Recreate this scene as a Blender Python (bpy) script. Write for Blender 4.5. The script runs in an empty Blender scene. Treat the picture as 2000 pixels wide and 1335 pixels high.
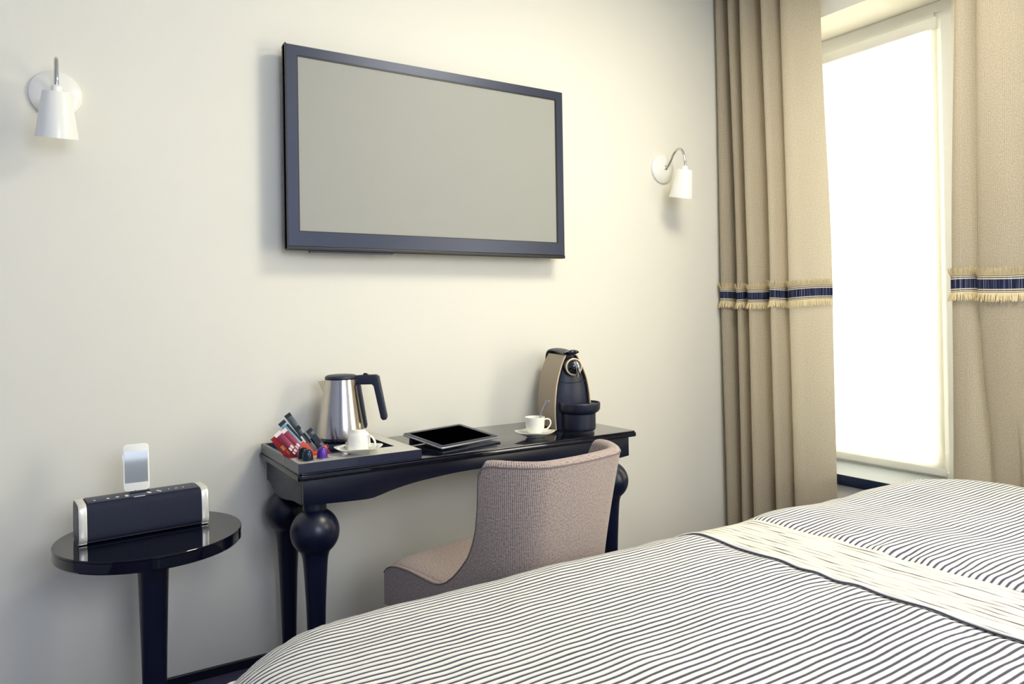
import bpy, bmesh, math, random
from mathutils import Vector, Matrix, noise
random.seed(4)
PI = math.pi
SC = bpy.context.scene
COL = SC.collection

# ------------------------------------------------------------------ camera
YAW, PITCH, ROLL = math.radians(32.386), math.radians(0.3976), math.radians(-0.9108)
CAMP = Vector((0.0, -2.698, 1.22))
fwd = Vector((math.sin(YAW) * math.cos(PITCH), math.cos(YAW) * math.cos(PITCH), math.sin(PITCH)))
rt0 = Vector((math.cos(YAW), -math.sin(YAW), 0)); up0 = rt0.cross(fwd)
rt1 = rt0 * math.cos(ROLL) + up0 * math.sin(ROLL)
up1 = -rt0 * math.sin(ROLL) + up0 * math.cos(ROLL)
cd = bpy.data.cameras.new('camera'); cam = bpy.data.objects.new('camera', cd); COL.objects.link(cam)
cd.sensor_width = 36.0; cd.lens = 1449.0 / 2000 * 36; cd.shift_y = -(67.5) / 2000; cd.clip_start = 0.02
cam.matrix_world = Matrix(((rt1.x, up1.x, -fwd.x, CAMP.x), (rt1.y, up1.y, -fwd.y, CAMP.y),
                           (rt1.z, up1.z, -fwd.z, CAMP.z), (0, 0, 0, 1)))
SC.camera = cam

# ------------------------------------------------------------------ view, world, lights
SC.view_settings.view_transform = 'Standard'; SC.view_settings.look = 'None'
SC.view_settings.gamma = 1.0; SC.view_settings.use_curve_mapping = False
SC.view_settings.exposure = 0.27
SC.cycles.use_denoising = True
SC.cycles.max_bounces = 10; SC.cycles.diffuse_bounces = 6; SC.cycles.glossy_bounces = 5
SC.cycles.transparent_max_bounces = 12
SC.cycles.sample_clamp_indirect = 6.0
w = bpy.data.worlds.new('sky'); SC.world = w; w.use_nodes = True
wn = w.node_tree.nodes; wl = w.node_tree.links
sky = wn.new('ShaderNodeTexSky'); sky.sky_type = 'HOSEK_WILKIE'; sky.sun_direction = (0.3, -0.5, 0.8)
wl.new(sky.outputs[0], wn['Background'].inputs[0]); wn['Background'].inputs[1].default_value = 0.5

def area(name, loc, direction, sx, sy, power, color, spread=180):
    l = bpy.data.lights.new(name, 'AREA'); l.shape = 'RECTANGLE'; l.size = sx; l.size_y = sy
    l.energy = power; l.color = color; l.spread = math.radians(spread)
    o = bpy.data.objects.new(name, l); COL.objects.link(o); o.location = loc
    o.rotation_euler = Vector(direction).to_track_quat('-Z', 'Y').to_euler()
    return o
WX = 3.13          # window wall plane
FX = 3.43          # window frame plane
# daylight standing behind the blind of the visible window
area('daylight_behind_blind', (3.85, -0.72, 1.5), (-1, 0, 0), 1.0, 2.3, 85, (1.0, 0.98, 0.92))
# daylight of the second window, farther along the same wall
area('daylight_second_window', (3.225, -3.125, 1.62), (-1, 0, 0), 1.14, 1.85, 70, (1.0, 0.94, 0.78))
# added light for bounce off the ceiling, no fixture, desk side of bed
area('ceiling_bounce', (1.95, -1.55, 2.83), (0, 0, -1), 0.7, 0.7, 33, (1.0, 0.94, 0.78))
# added cool fill behind the camera, set in an unseen back opening
area('cool_fill_back', (0.72, -4.44, 2.02), (0, 1, 0), 1.2, 1.2, 52, (0.76, 0.84, 1.0))

# ------------------------------------------------------------------ materials
def lin(c):
    return tuple(((v / 255) / 12.92 if v / 255 <= 0.04045 else ((v / 255 + 0.055) / 1.055) ** 2.4) for v in c)
def mat(name, rgb=(200, 200, 200), rough=0.5, metal=0.0, spec=0.5, coat=0.0, var=0.0, vscale=40, bump=0.0, bscale=200, sheen=0.0, linear=None):
    m = bpy.data.materials.new(name); m.use_nodes = True
    nt = m.node_tree; b = nt.nodes['Principled BSDF']
    c = linear or lin(rgb)
    b.inputs['Base Color'].default_value = (*c, 1); b.inputs['Roughness'].default_value = rough
    b.inputs['Metallic'].default_value = metal; b.inputs['Specular IOR Level'].default_value = spec
    b.inputs['Coat Weight'].default_value = coat; b.inputs['Coat Roughness'].default_value = 0.04
    b.inputs['Sheen Weight'].default_value = sheen
    tc = nt.nodes.new('ShaderNodeTexCoord')
    nz = nt.nodes.new('ShaderNodeTexNoise'); nz.inputs['Scale'].default_value = vscale; nz.inputs['Detail'].default_value = 4
    nt.links.new(tc.outputs['Object'], nz.inputs['Vector'])
    mr = nt.nodes.new('ShaderNodeMapRange'); mr.inputs[3].default_value = 1 - var; mr.inputs[4].default_value = 1 + var
    nt.links.new(nz.outputs['Fac'], mr.inputs[0])
    mx = nt.nodes.new('ShaderNodeVectorMath'); mx.operation = 'SCALE'; mx.inputs[0].default_value = c
    nt.links.new(mr.outputs[0], mx.inputs['Scale']); nt.links.new(mx.outputs[0], b.inputs['Base Color'])
    if bump:
        n2 = nt.nodes.new('ShaderNodeTexNoise'); n2.inputs['Scale'].default_value = bscale; n2.inputs['Detail'].default_value = 3
        nt.links.new(tc.outputs['Object'], n2.inputs['Vector'])
        bp = nt.nodes.new('ShaderNodeBump'); bp.inputs['Strength'].default_value = bump; bp.inputs['Distance'].default_value = 0.002
        nt.links.new(n2.outputs['Fac'], bp.inputs['Height']); nt.links.new(bp.outputs[0], b.inputs['Normal'])
    return m

def weave(name, ca, cb, scale, rough=0.9, bump=0.35, uv=True, translucent=0.0, trans_col=(0.8, 0.72, 0.5), dist=0.5):
    """woven cloth: crossing threads of two tones with slubs"""
    m = bpy.data.materials.new(name); m.use_nodes = True
    nt = m.node_tree; N = nt.nodes; L = nt.links; b = N['Principled BSDF']
    tc = N.new('ShaderNodeTexCoord'); mp = N.new('ShaderNodeMapping'); mp.inputs['Scale'].default_value = (scale, scale, scale)
    L.new(tc.outputs['UV' if uv else 'Object'], mp.inputs[0])
    wa = N.new('ShaderNodeTexWave'); wa.bands_direction = 'X'; wa.inputs['Scale'].default_value = 1; wa.inputs['Distortion'].default_value = dist; wa.inputs['Detail Scale'].default_value = 3
    wb = N.new('ShaderNodeTexWave'); wb.bands_direction = 'Y'; wb.inputs['Scale'].default_value = 1; wb.inputs['Distortion'].default_value = dist; wb.inputs['Detail Scale'].default_value = 3
    nz = N.new('ShaderNodeTexNoise'); nz.inputs['Scale'].default_value = 2.2; nz.inputs['Detail'].default_value = 5; nz.inputs['Roughness'].default_value = 0.8
    for t in (wa, wb, nz): L.new(mp.outputs[0], t.inputs['Vector'])
    mul = N.new('ShaderNodeMath'); mul.operation = 'MULTIPLY'; L.new(wa.outputs['Fac'], mul.inputs[0]); L.new(wb.outputs['Fac'], mul.inputs[1])
    ad = N.new('ShaderNodeMath'); ad.operation = 'MULTIPLY_ADD'; ad.inputs[1].default_value = 1.3; ad.inputs[2].default_value = -0.35
    L.new(nz.outputs['Fac'], ad.inputs[0])
    ad2 = N.new('ShaderNodeMath'); ad2.operation = 'ADD'; L.new(mul.outputs[0], ad2.inputs[0]); L.new(ad.outputs[0], ad2.inputs[1])
    cr = N.new('ShaderNodeValToRGB'); cr.color_ramp.elements[0].position = 0.15; cr.color_ramp.elements[1].position = 0.85
    cr.color_ramp.elements[0].color = (*lin(ca), 1); cr.color_ramp.elements[1].color = (*lin(cb), 1)
    L.new(ad2.outputs[0], cr.inputs[0]); L.new(cr.outputs[0], b.inputs['Base Color'])
    b.inputs['Roughness'].default_value = rough; b.inputs['Specular IOR Level'].default_value = 0.15; b.inputs['Sheen Weight'].default_value = 0.15
    bp = N.new('ShaderNodeBump'); bp.inputs['Strength'].default_value = bump; bp.inputs['Distance'].default_value = 0.001
    L.new(ad2.outputs[0], bp.inputs['Height']); L.new(bp.outputs[0], b.inputs['Normal'])
    if translucent:
        tr = N.new('ShaderNodeBsdfTranslucent'); tr.inputs[0].default_value = (*trans_col, 1)
        ms = N.new('ShaderNodeMixShader'); ms.inputs[0].default_value = translucent
        L.new(b.outputs[0], ms.inputs[1]); L.new(tr.outputs[0], ms.inputs[2]); L.new(ms.outputs[0], N['Material Output'].inputs[0])
    return m

M = {}
M['wall'] = mat('wall_paint', linear=(0.80, 0.775, 0.675), rough=0.9, spec=0.2, var=0.012, vscale=3, bump=0.08, bscale=260)
M['wall_far'] = mat('blue_grey_bounce_tint', linear=(0.36, 0.42, 0.60), rough=0.9, spec=0.2, var=0.012, vscale=3)  # unseen walls, blue-grey tint chosen to cool the bounced light
M['ceiling'] = mat('ceiling_paint', linear=(0.8, 0.79, 0.75), rough=0.9, spec=0.2, var=0.01, vscale=3)
M['floor'] = mat('floor_carpet', (84, 80, 106), rough=0.95, spec=0.1, var=0.2, vscale=300, bump=0.5, bscale=700)
M['black_trim'] = mat('black_trim_paint', (20, 24, 38), rough=0.35, var=0.05)
M['lacquer'] = mat('black_lacquer', (10, 18, 40), rough=0.33, spec=0.5, var=0.06, vscale=20)
M['gloss'] = mat('black_gloss_top', (8, 12, 26), rough=0.05, spec=0.55, coat=0.0, var=0.05, vscale=20)
M['sillblack'] = mat('dark_sill_paint', (16, 30, 56), rough=0.4, var=0.05)
M['sillgrey'] = mat('grey_sill_paint', (140, 147, 150), rough=0.5, var=0.03)
M['white_paint'] = mat('white_satin_paint', linear=(0.84, 0.84, 0.79), rough=0.4, var=0.01)
M['lamp_white'] = mat('white_enamel', linear=(0.86, 0.85, 0.78), rough=0.28, var=0.01)
M['chrome'] = mat('chrome', (205, 205, 205), rough=0.12, metal=1.0, var=0.02)
M['steel'] = mat('brushed_steel', (200, 192, 182), rough=0.2, metal=1.0, var=0.03, vscale=60)
M['silver'] = mat('silver_plastic', (226, 223, 212), rough=0.3, metal=0.45, var=0.02)
M['porcelain'] = mat('porcelain', linear=(0.86, 0.85, 0.76), rough=0.15, coat=0.4, var=0.005)
M['blackplastic'] = mat('dark_plastic', (27, 33, 52), rough=0.42, var=0.05)
M['blackplastic_shiny'] = mat('dark_glossy_plastic', (14, 18, 32), rough=0.12, coat=0.4, var=0.05)
M['champagne'] = mat('champagne_metal', (168, 152, 130), rough=0.42, metal=0.25, var=0.02)
M['champagne_edge'] = mat('champagne_edge', (222, 205, 170), rough=0.3, metal=0.2, var=0.02)
M['speaker_mesh'] = mat('speaker_grille', (15, 23, 46), rough=0.75, var=0.15, vscale=500, bump=0.4, bscale=900)
M['speaker_top'] = mat('speaker_top_panel', (46, 50, 70), rough=0.45, var=0.05)
M['button'] = mat('white_buttons', (225, 225, 222), rough=0.4, var=0.02)
M['phone_white'] = mat('phone_white', linear=(0.86, 0.85, 0.78), rough=0.2, coat=0.4, var=0.01)
M['phone_screen'] = mat('phone_screen_glass', (138, 146, 150), rough=0.06, spec=0.6, coat=0.2, var=0.03, vscale=8)
M['tablet_screen'] = mat('tablet_screen_glass', (1, 1, 2), rough=0.5, spec=0.0, var=0.02)
M['tablet_bezel'] = mat('tablet_bezel', (30, 35, 54), rough=0.3, spec=0.3, var=0.02)
M['alu'] = mat('aluminium_edge', (200, 205, 215), rough=0.3, metal=0.9, var=0.02)
M['tv_frame'] = mat('tv_frame_brushed', (52, 58, 76), rough=0.34, metal=0.35, var=0.06, vscale=90)
M['tv_black'] = mat('tv_black_edge', (8, 9, 16), rough=0.4, var=0.03)
M['tv_screen'] = mat('tv_screen_glass', (155, 155, 147), rough=0.5, spec=0.35, var=0.006, vscale=2)
M['tray'] = mat('tray_lacquer', (36, 42, 64), rough=0.3, coat=0.35, var=0.04)
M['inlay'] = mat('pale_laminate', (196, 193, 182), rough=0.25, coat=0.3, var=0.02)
M['pod_black'] = mat('pod_black', (18, 24, 34), rough=0.22, metal=0.5, var=0.04)
M['pod_striped'] = mat('pod_dark_teal', (44, 54, 66), rough=0.2, metal=0.7, var=0.2, vscale=90)
M['pod_purple'] = mat('pod_purple', (88, 52, 150), rough=0.25, metal=0.4, var=0.05)
M['pod_foil'] = mat('pod_foil_rim', (190, 185, 175), rough=0.3, metal=0.8, var=0.05)
M['magenta'] = mat('magenta_paper', (140, 34, 68), rough=0.5, var=0.12, vscale=60)
M['red'] = mat('red_paper', (176, 30, 34), rough=0.5, var=0.2, vscale=50)
M['orange'] = mat('orange_paper', (235, 84, 48), rough=0.45, var=0.1, vscale=60)
M['paleblue'] = mat('pale_blue_foil', (150, 180, 190), rough=0.3, metal=0.4, var=0.2, vscale=80)
M['greyfoil'] = mat('grey_stick_paper', (84, 92, 100), rough=0.35, metal=0.3, var=0.5, vscale=70)
M['inkdark'] = mat('dark_print', (24, 30, 42), rough=0.5, var=0.05)
M['inkwhite'] = mat('white_print', (240, 228, 220), rough=0.5, var=0.03)
M['yellow'] = mat('yellow_print', (220, 150, 60), rough=0.5, var=0.1)
M['chair'] = weave('chair_tweed', (84, 70, 74), (205, 188, 176), 78, bump=0.5)
M['chair_seam'] = mat('chair_piping', (112, 98, 96), rough=0.9, var=0.1, vscale=300)
M['curtain'] = weave('curtain_linen', (104, 95, 84), (222, 208, 180), 95, bump=0.25, translucent=0.14, trans_col=(0.85, 0.80, 0.66))
M['fringe'] = mat('straw_fringe', (216, 198, 156), rough=0.95, var=0.25, vscale=260)
M['mattress'] = mat('mattress_cover', (230, 228, 220), rough=0.9, var=0.02)
M['bedbase'] = mat('bed_base_fabric', (60, 56, 66), rough=0.9, var=0.1)

def glass_mat():
    m = bpy.data.materials.new('window_glass'); m.use_nodes = True; N = m.node_tree.nodes; L = m.node_tree.links
    N.remove(N['Principled BSDF'])
    t = N.new('ShaderNodeBsdfTransparent'); g = N.new('ShaderNodeBsdfGlossy'); g.inputs['Roughness'].default_value = 0.02
    ms = N.new('ShaderNodeMixShader'); ms.inputs[0].default_value = 0.06
    L.new(t.outputs[0], ms.inputs[1]); L.new(g.outputs[0], ms.inputs[2]); L.new(ms.outputs[0], N['Material Output'].inputs[0])
    return m
M['glass'] = glass_mat()

def blind_mat():
    m = bpy.data.materials.new('blind_fabric'); m.use_nodes = True; N = m.node_tree.nodes; L = m.node_tree.links
    b = N['Principled BSDF']; b.inputs['Base Color'].default_value = (0.86, 0.85, 0.8, 1); b.inputs['Roughness'].default_value = 0.9
    tr = N.new('ShaderNodeBsdfTranslucent'); tr.inputs[0].default_value = (0.93, 0.92, 0.86, 1)
    tc = N.new('ShaderNodeTexCoord'); nz = N.new('ShaderNodeTexNoise'); nz.inputs['Scale'].default_value = 260
    L.new(tc.outputs['Object'], nz.inputs['Vector'])
    mr = N.new('ShaderNodeMapRange'); mr.inputs[3].default_value = 0.62; mr.inputs[4].default_value = 0.72; L.new(nz.outputs['Fac'], mr.inputs[0])
    ms = N.new('ShaderNodeMixShader'); L.new(mr.outputs[0], ms.inputs[0])
    L.new(b.outputs[0], ms.inputs[1]); L.new(tr.outputs[0], ms.inputs[2]); L.new(ms.outputs[0], N['Material Output'].inputs[0])
    return m
M['blind'] = blind_mat()

def math_node(N, L, op, a, b=None, c=None):
    n = N.new('ShaderNodeMath'); n.operation = op
    for i, v in enumerate((a, b, c)):
        if v is None: continue
        if isinstance(v, (int, float)): n.inputs[i].default_value = v
        else: L.new(v, n.inputs[i])
    return n.outputs[0]

def stripe_mat():
    """white cotton with woven dark pin stripes that waver and break a little"""
    m = bpy.data.materials.new('striped_cotton'); m.use_nodes = True; N = m.node_tree.nodes; L = m.node_tree.links
    b = N['Principled BSDF']; b.inputs['Roughness'].default_value = 0.95; b.inputs['Specular IOR Level'].default_value = 0.1
    tc = N.new('ShaderNodeTexCoord'); sp = N.new('ShaderNodeSeparateXYZ'); L.new(tc.outputs['UV'], sp.inputs[0])
    mp = N.new('ShaderNodeMapping'); mp.inputs['Scale'].default_value = (3.5, 9, 1); L.new(tc.outputs['UV'], mp.inputs[0])
    n1 = N.new('ShaderNodeTexNoise'); n1.inputs['Scale'].default_value = 1; n1.inputs['Detail'].default_value = 2; L.new(mp.outputs[0], n1.inputs['Vector'])
    mp2 = N.new('ShaderNodeMapping'); mp2.inputs['Scale'].default_value = (50, 300, 1); L.new(tc.outputs['UV'], mp2.inputs[0])
    n2 = N.new('ShaderNodeTexNoise'); n2.inputs['Scale'].default_value = 1; n2.inputs['Detail'].default_value = 3; L.new(mp2.outputs[0], n2.inputs['Vector'])
    wob = math_node(N, L, 'MULTIPLY_ADD', n1.outputs['Fac'], 0.007, -0.0035)
    v = math_node(N, L, 'ADD', sp.outputs[1], wob)
    ph = math_node(N, L, 'MULTIPLY', v, 2 * PI / 0.0153)
    s = math_node(N, L, 'SINE', ph)
    s2 = math_node(N, L, 'MULTIPLY_ADD', n2.outputs['Fac'], 0.55, s)
    s3 = math_node(N, L, 'MULTIPLY_ADD', n1.outputs['Fac'], 0.5, s2)
    mr = N.new('ShaderNodeMapRange'); mr.inputs[1].default_value = 0.62; mr.inputs[2].default_value = 1.25; L.new(s3, mr.inputs[0])
    cm = N.new('ShaderNodeMix'); cm.data_type = 'RGBA'
    cm.inputs[6].default_value = (0.71, 0.705, 0.66, 1); cm.inputs[7].default_value = (*lin((78, 78, 92)), 1)
    L.new(mr.outputs[0], cm.inputs[0]); L.new(cm.outputs[2], b.inputs['Base Color'])
    bp = N.new('ShaderNodeBump'); bp.inputs['Strength'].default_value = 0.25; bp.inputs['Distance'].default_value = 0.003
    L.new(s2, bp.inputs['Height']); L.new(bp.outputs[0], b.inputs['Normal'])
    return m
M['stripes'] = stripe_mat()

def band_mat():
    """cream sewn-on band with fine broken threads running along it"""
    m = bpy.data.materials.new('cream_band_cloth'); m.use_nodes = True; N = m.node_tree.nodes; L = m.node_tree.links
    b = N['Principled BSDF']; b.inputs['Roughness'].default_value = 0.95; b.inputs['Specular IOR Level'].default_value = 0.1
    tc = N.new('ShaderNodeTexCoord'); sp = N.new('ShaderNodeSeparateXYZ'); L.new(tc.outputs['UV'], sp.inputs[0])
    mp = N.new('ShaderNodeMapping'); mp.inputs['Scale'].default_value = (34, 9, 1); L.new(tc.outputs['UV'], mp.inputs[0])
    n1 = N.new('ShaderNodeTexNoise'); n1.inputs['Scale'].default_value = 1; n1.inputs['Detail'].default_value = 3; L.new(mp.outputs[0], n1.inputs['Vector'])
    u = math_node(N, L, 'MULTIPLY_ADD', n1.outputs['Fac'], 0.012, sp.outputs[0])
    s = math_node(N, L, 'SINE', math_node(N, L, 'MULTIPLY', u, 2 * PI / 0.019))
    s2 = math_node(N, L, 'MULTIPLY_ADD', n1.outputs['Fac'], 3.0, s)
    mr = N.new('ShaderNodeMapRange'); mr.inputs[1].default_value = 2.15; mr.inputs[2].default_value = 2.8; L.new(s2, mr.inputs[0])
    cm = N.new('ShaderNodeMix'); cm.data_type = 'RGBA'
    cm.inputs[6].default_value = (0.68, 0.655, 0.57, 1); cm.inputs[7].default_value = (*lin((92, 86, 84)), 1)
    L.new(mr.outputs[0], cm.inputs[0]); L.new(cm.outputs[2], b.inputs['Base Color'])
    return m
M['band'] = band_mat()

def trim_mat():
    """woven braid: navy centre with pale warp ticks, thin cream and dark border lines (UV v in metres from the centre)"""
    m = bpy.data.materials.new('navy_braid'); m.use_nodes = True; N = m.node_tree.nodes; L = m.node_tree.links
    b = N['Principled BSDF']; b.inputs['Roughness'].default_value = 0.85; b.inputs['Specular IOR Level'].default_value = 0.15
    tc = N.new('ShaderNodeTexCoord'); sp = N.new('ShaderNodeSeparateXYZ'); L.new(tc.outputs['UV'], sp.inputs[0])
    av = math_node(N, L, 'ABSOLUTE', sp.outputs[1])
    cr = N.new('ShaderNodeValToRGB'); cr.color_ramp.interpolation = 'CONSTANT'
    L.new(math_node(N, L, 'MULTIPLY', av, 1 / 0.034), cr.inputs[0])
    navy = (*lin((28, 36, 66)), 1); cream = (*lin((214, 202, 176)), 1); dk = (*lin((36, 38, 60)), 1)
    e = cr.color_ramp.elements
    e[0].position = 0; e[0].color = navy; e[1].position = 0.53; e[1].color = cream
    for p, c in ((0.66, dk), (0.76, cream), (0.88, dk), (0.95, cream)):
        x = e.new(p); x.color = c
    mp = N.new('ShaderNodeMapping'); mp.inputs['Scale'].default_value = (260, 2, 1); L.new(tc.outputs['UV'], mp.inputs[0])
    nz = N.new('ShaderNodeTexNoise'); nz.inputs['Scale'].default_value = 1; nz.inputs['Detail'].default_value = 1; L.new(mp.outputs[0], nz.inputs['Vector'])
    mr = N.new('ShaderNodeMapRange'); mr.inputs[1].default_value = 0.52; mr.inputs[2].default_value = 0.75; mr.inputs[4].default_value = 0.7; L.new(nz.outputs['Fac'], mr.inputs[0])
    cm = N.new('ShaderNodeMix'); cm.data_type = 'RGBA'; cm.inputs[7].default_value = (*lin((190, 186, 196)), 1)
    L.new(mr.outputs[0], cm.inputs[0]); L.new(cr.outputs[0], cm.inputs[6]); L.new(cm.outputs[2], b.inputs['Base Color'])
    return m
M['braid'] = trim_mat()

# ------------------------------------------------------------------ helpers
def link(name, bm, m, parent=None, smooth=True, loc=None, angle=35):
    me = bpy.data.meshes.new(name); bmesh.ops.recalc_face_normals(bm, faces=bm.faces[:]) ; bm.to_mesh(me); bm.free()
    for mm in (m if isinstance(m, (list, tuple)) else [m]): me.materials.append(mm)
    if smooth:
        me.polygons.foreach_set('use_smooth', [True] * len(me.polygons))
        me.set_sharp_from_angle(angle=math.radians(angle))
    o = bpy.data.objects.new(name, me); COL.objects.link(o)
    if parent: o.parent = parent
    if loc: o.location = loc
    return o
def tag(o, label=None, cat=None, group=None, kind=None):
    if label: o['label'] = label
    if cat: o['category'] = cat
    if group: o['group'] = group
    if kind: o['kind'] = kind
    return o
def thing(name, label, cat, loc, rz=0.0, group=None):
    o = bpy.data.objects.new(name, None); COL.objects.link(o); o.empty_display_size = 0.05
    o.location = loc; o.rotation_euler = (0, 0, rz)
    return tag(o, label, cat, group)
def struct(name, bm, m, smooth=False, parent=None):
    o = link(name, bm, m, parent, smooth)
    if not parent: o['kind'] = 'structure'
    return o
def B(): return bmesh.new()
def box(bm, x0, x1, y0, y1, z0, z1, bev=0.0, seg=2, mi=0):
    r = bmesh.ops.create_cube(bm, size=1.0)
    vs = r['verts']
    for v in vs:
        v.co = Vector(((x0 + x1) / 2 + v.co.x * (x1 - x0), (y0 + y1) / 2 + v.co.y * (y1 - y0), (z0 + z1) / 2 + v.co.z * (z1 - z0)))
    fs = set(f for v in vs for f in v.link_faces)
    if bev:
        es = list(set(e for v in vs for e in v.link_edges))
        rr = bmesh.ops.bevel(bm, geom=es, offset=bev, segments=seg, affect='EDGES', profile=0.5)
        fs = set(f for f in fs if f.is_valid) | set(rr['faces'])
    for f in fs: f.material_index = mi
    return bm
def lathe(bm, prof, c=(0, 0, 0), seg=48, mat3=None, cap=True, mi=0):
    """prof: list of (radius, z)"""
    rings = []
    for r, z in prof:
        ring = []
        for i in range(seg):
            a = 2 * PI * i / seg
            p = Vector((r * math.cos(a), r * math.sin(a), z))
            if mat3: p = mat3 @ p
            ring.append(bm.verts.new(p + Vector(c)))
        rings.append(ring)
    for a, b in zip(rings, rings[1:]):
        for i in range(seg):
            f = bm.faces.new((a[i], a[(i + 1) % seg], b[(i + 1) % seg], b[i])); f.material_index = mi
    if cap:
        bm.faces.new(rings[0][::-1]).material_index = mi; bm.faces.new(rings[-1]).material_index = mi
    return bm
def tube(bm, pts, rad, seg=12, cap=True, flat=None, mi=0):
    pts = [Vector(p) for p in pts]; n = len(pts)
    rads = rad if isinstance(rad, (list, tuple)) else [rad] * n
    rings = []; prev = None
    for i, p in enumerate(pts):
        t = (pts[min(i + 1, n - 1)] - pts[max(i - 1, 0)]).normalized()
        if prev is None:
            ref = Vector((0, 0, 1)) if abs(t.z) < 0.9 else Vector((0, 1, 0))
            if flat is not None: ref = Vector(flat)
            a = (ref - t * ref.dot(t)).normalized()
        else: a = (prev - t * prev.dot(t)).normalized()
        prev = a; b = t.cross(a)
        r = rads[i]; ra, rb = r if isinstance(r, (tuple, list)) else (r, r)
        rings.append([bm.verts.new(p + a * ra * math.cos(2 * PI * k / seg) + b * rb * math.sin(2 * PI * k / seg)) for k in range(seg)])
    for a, b in zip(rings, rings[1:]):
        for i in range(seg): bm.faces.new((a[i], a[(i + 1) % seg], b[(i + 1) % seg], b[i])).material_index = mi
    if cap: bm.faces.new(rings[0][::-1]).material_index = mi; bm.faces.new(rings[-1]).material_index = mi
    return bm
def prism(bm, poly, axis, a0, a1, bev=0.0, mi=0, seg=2):
    """extrude a 2-D polygon along an axis: axis 'y' -> poly is (x,z); 'x' -> (y,z); 'z' -> (x,y)"""
    def P(u, v, w):
        return {'y': (u, w, v), 'x': (w, u, v), 'z': (u, v, w)}[axis]
    A = [bm.verts.new(P(u, v, a0)) for u, v in poly]; Bv = [bm.verts.new(P(u, v, a1)) for u, v in poly]
    n = len(poly); fs = [bm.faces.new(A[::-1]), bm.faces.new(Bv)]
    caps = list(fs)
    for i in range(n): fs.append(bm.faces.new((A[i], A[(i + 1) % n], Bv[(i + 1) % n], Bv[i])))
    for f in fs: f.material_index = mi
    if bev:
        es = list(set(e for f in caps for e in f.edges))
        bmesh.ops.recalc_face_normals(bm, faces=fs)
        bmesh.ops.bevel(bm, geom=es, offset=bev, segments=seg, affect='EDGES', profile=0.5)
    return bm
def catmull(pts, n=8, closed=False):
    P = [Vector(p) for p in pts]; out = []; m = len(P)
    rng = range(m) if closed else range(m - 1)
    for i in rng:
        p0 = P[(i - 1) % m] if (closed or i > 0) else P[0]; p1 = P[i]; p2 = P[(i + 1) % m]
        p3 = P[(i + 2) % m] if (closed or i + 2 < m) else P[-1]
        for k in range(n):
            t = k / n
            out.append(0.5 * ((2 * p1) + (-p0 + p2) * t + (2 * p0 - 5 * p1 + 4 * p2 - p3) * t * t + (-p0 + 3 * p1 - 3 * p2 + p3) * t ** 3))
    if not closed: out.append(P[-1])
    return out
def interp(tab, x):
    if x <= tab[0][0]: return tab[0][1]
    for (a, va), (b, vb) in zip(tab, tab[1:]):
        if x <= b: return va + (vb - va) * (x - a) / (b - a)
    return tab[-1][1]
def sstep(x, a, b):
    t = max(0, min(1, (x - a) / (b - a))); return t * t * (3 - 2 * t)
def grid(bm, nu, nv, fn, uvfn=None, closed_u=False, mi=0):
    V = [[bm.verts.new(fn(i / (nu - (0 if closed_u else 1)), j / (nv - 1))) for i in range(nu)] for j in range(nv)]
    uvl = bm.loops.layers.uv.verify() if uvfn else None
    for j in range(nv - 1):
        for i in range(nu if closed_u else nu - 1):
            i2 = (i + 1) % nu
            f = bm.faces.new((V[j][i], V[j][i2], V[j + 1][i2], V[j + 1][i])); f.material_index = mi
            if uvl:
                for lp, (a, b) in zip(f.loops, ((i, j), (i + 1, j), (i + 1, j + 1), (i, j + 1))):
                    lp[uvl].uv = uvfn(a / (nu - (0 if closed_u else 1)), b / (nv - 1))
    return V

# ------------------------------------------------------------------ the room
LX, BY, CZ = -1.45, -4.4, 2.95
bm = B(); box(bm, LX - .1, 3.9, 0.0, 0.12, -0.02, CZ); struct('wall_front', bm, M['wall'])
# window wall with two window openings
W1 = (-0.985, -0.20, 0.40, 2.592); W2 = (-3.75, -2.50, 0.40, 2.592)
T = 0.42
bm = B()
for y0, y1, z0, z1 in ((-0.20, 0.12, 0, CZ), (-1.2, W1[1], 0, 0.40), (-1.2, W1[1], 2.592, CZ), (W2[1], W1[0], 0, CZ),
                       (W2[0], W2[1], 0, 0.40), (W2[0], W2[1], 2.592, CZ), (BY - .1, W2[0], 0, CZ)):
    box(bm, WX, WX + T, y0 - (.19 if y1 == W1[0] else 0), y1, z0, z1) if y1 != W1[0] else prism(bm, [(WX, W2[1]), (WX, -1.20), (FX - .02, -.986), (WX + T, -.986), (WX + T, W2[1])], 'z', z0, z1)
struct('wall_right', bm, M['wall'])
bm = B(); box(bm, LX - .12, LX, BY - .1, 0.12, 0, CZ); struct('wall_left', bm, M['wall_far'])
bm = B()
for x0, x1, z0, z1 in ((LX, 0.07, 0, CZ), (1.37, WX, 0, CZ), (0.07, 1.37, 0, 1.32), (0.07, 1.37, 2.72, CZ)):
    box(bm, x0, x1, BY - .14, BY, z0, z1)
struct('wall_back', bm, M['wall_far'])
bm = B(); box(bm, LX - .1, WX + T, BY - .1, 0.12, CZ, CZ + .1); struct('ceiling', bm, M['ceiling'])
bm = B(); box(bm, LX - .1, WX + T, BY - .1, 0.12, -0.06, 0.0); struct('floor', bm, M['floor'])
bm = B(); box(bm, LX, WX, -0.012, 0.0, 0.0, 0.032, 0.002); struct('baseboard_front', bm, M['black_trim'])
bm = B(); box(bm, WX - .012, WX, BY, -0.013, 0.0, 0.032, 0.002); struct('baseboard_right', bm, M['black_trim'])
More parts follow.
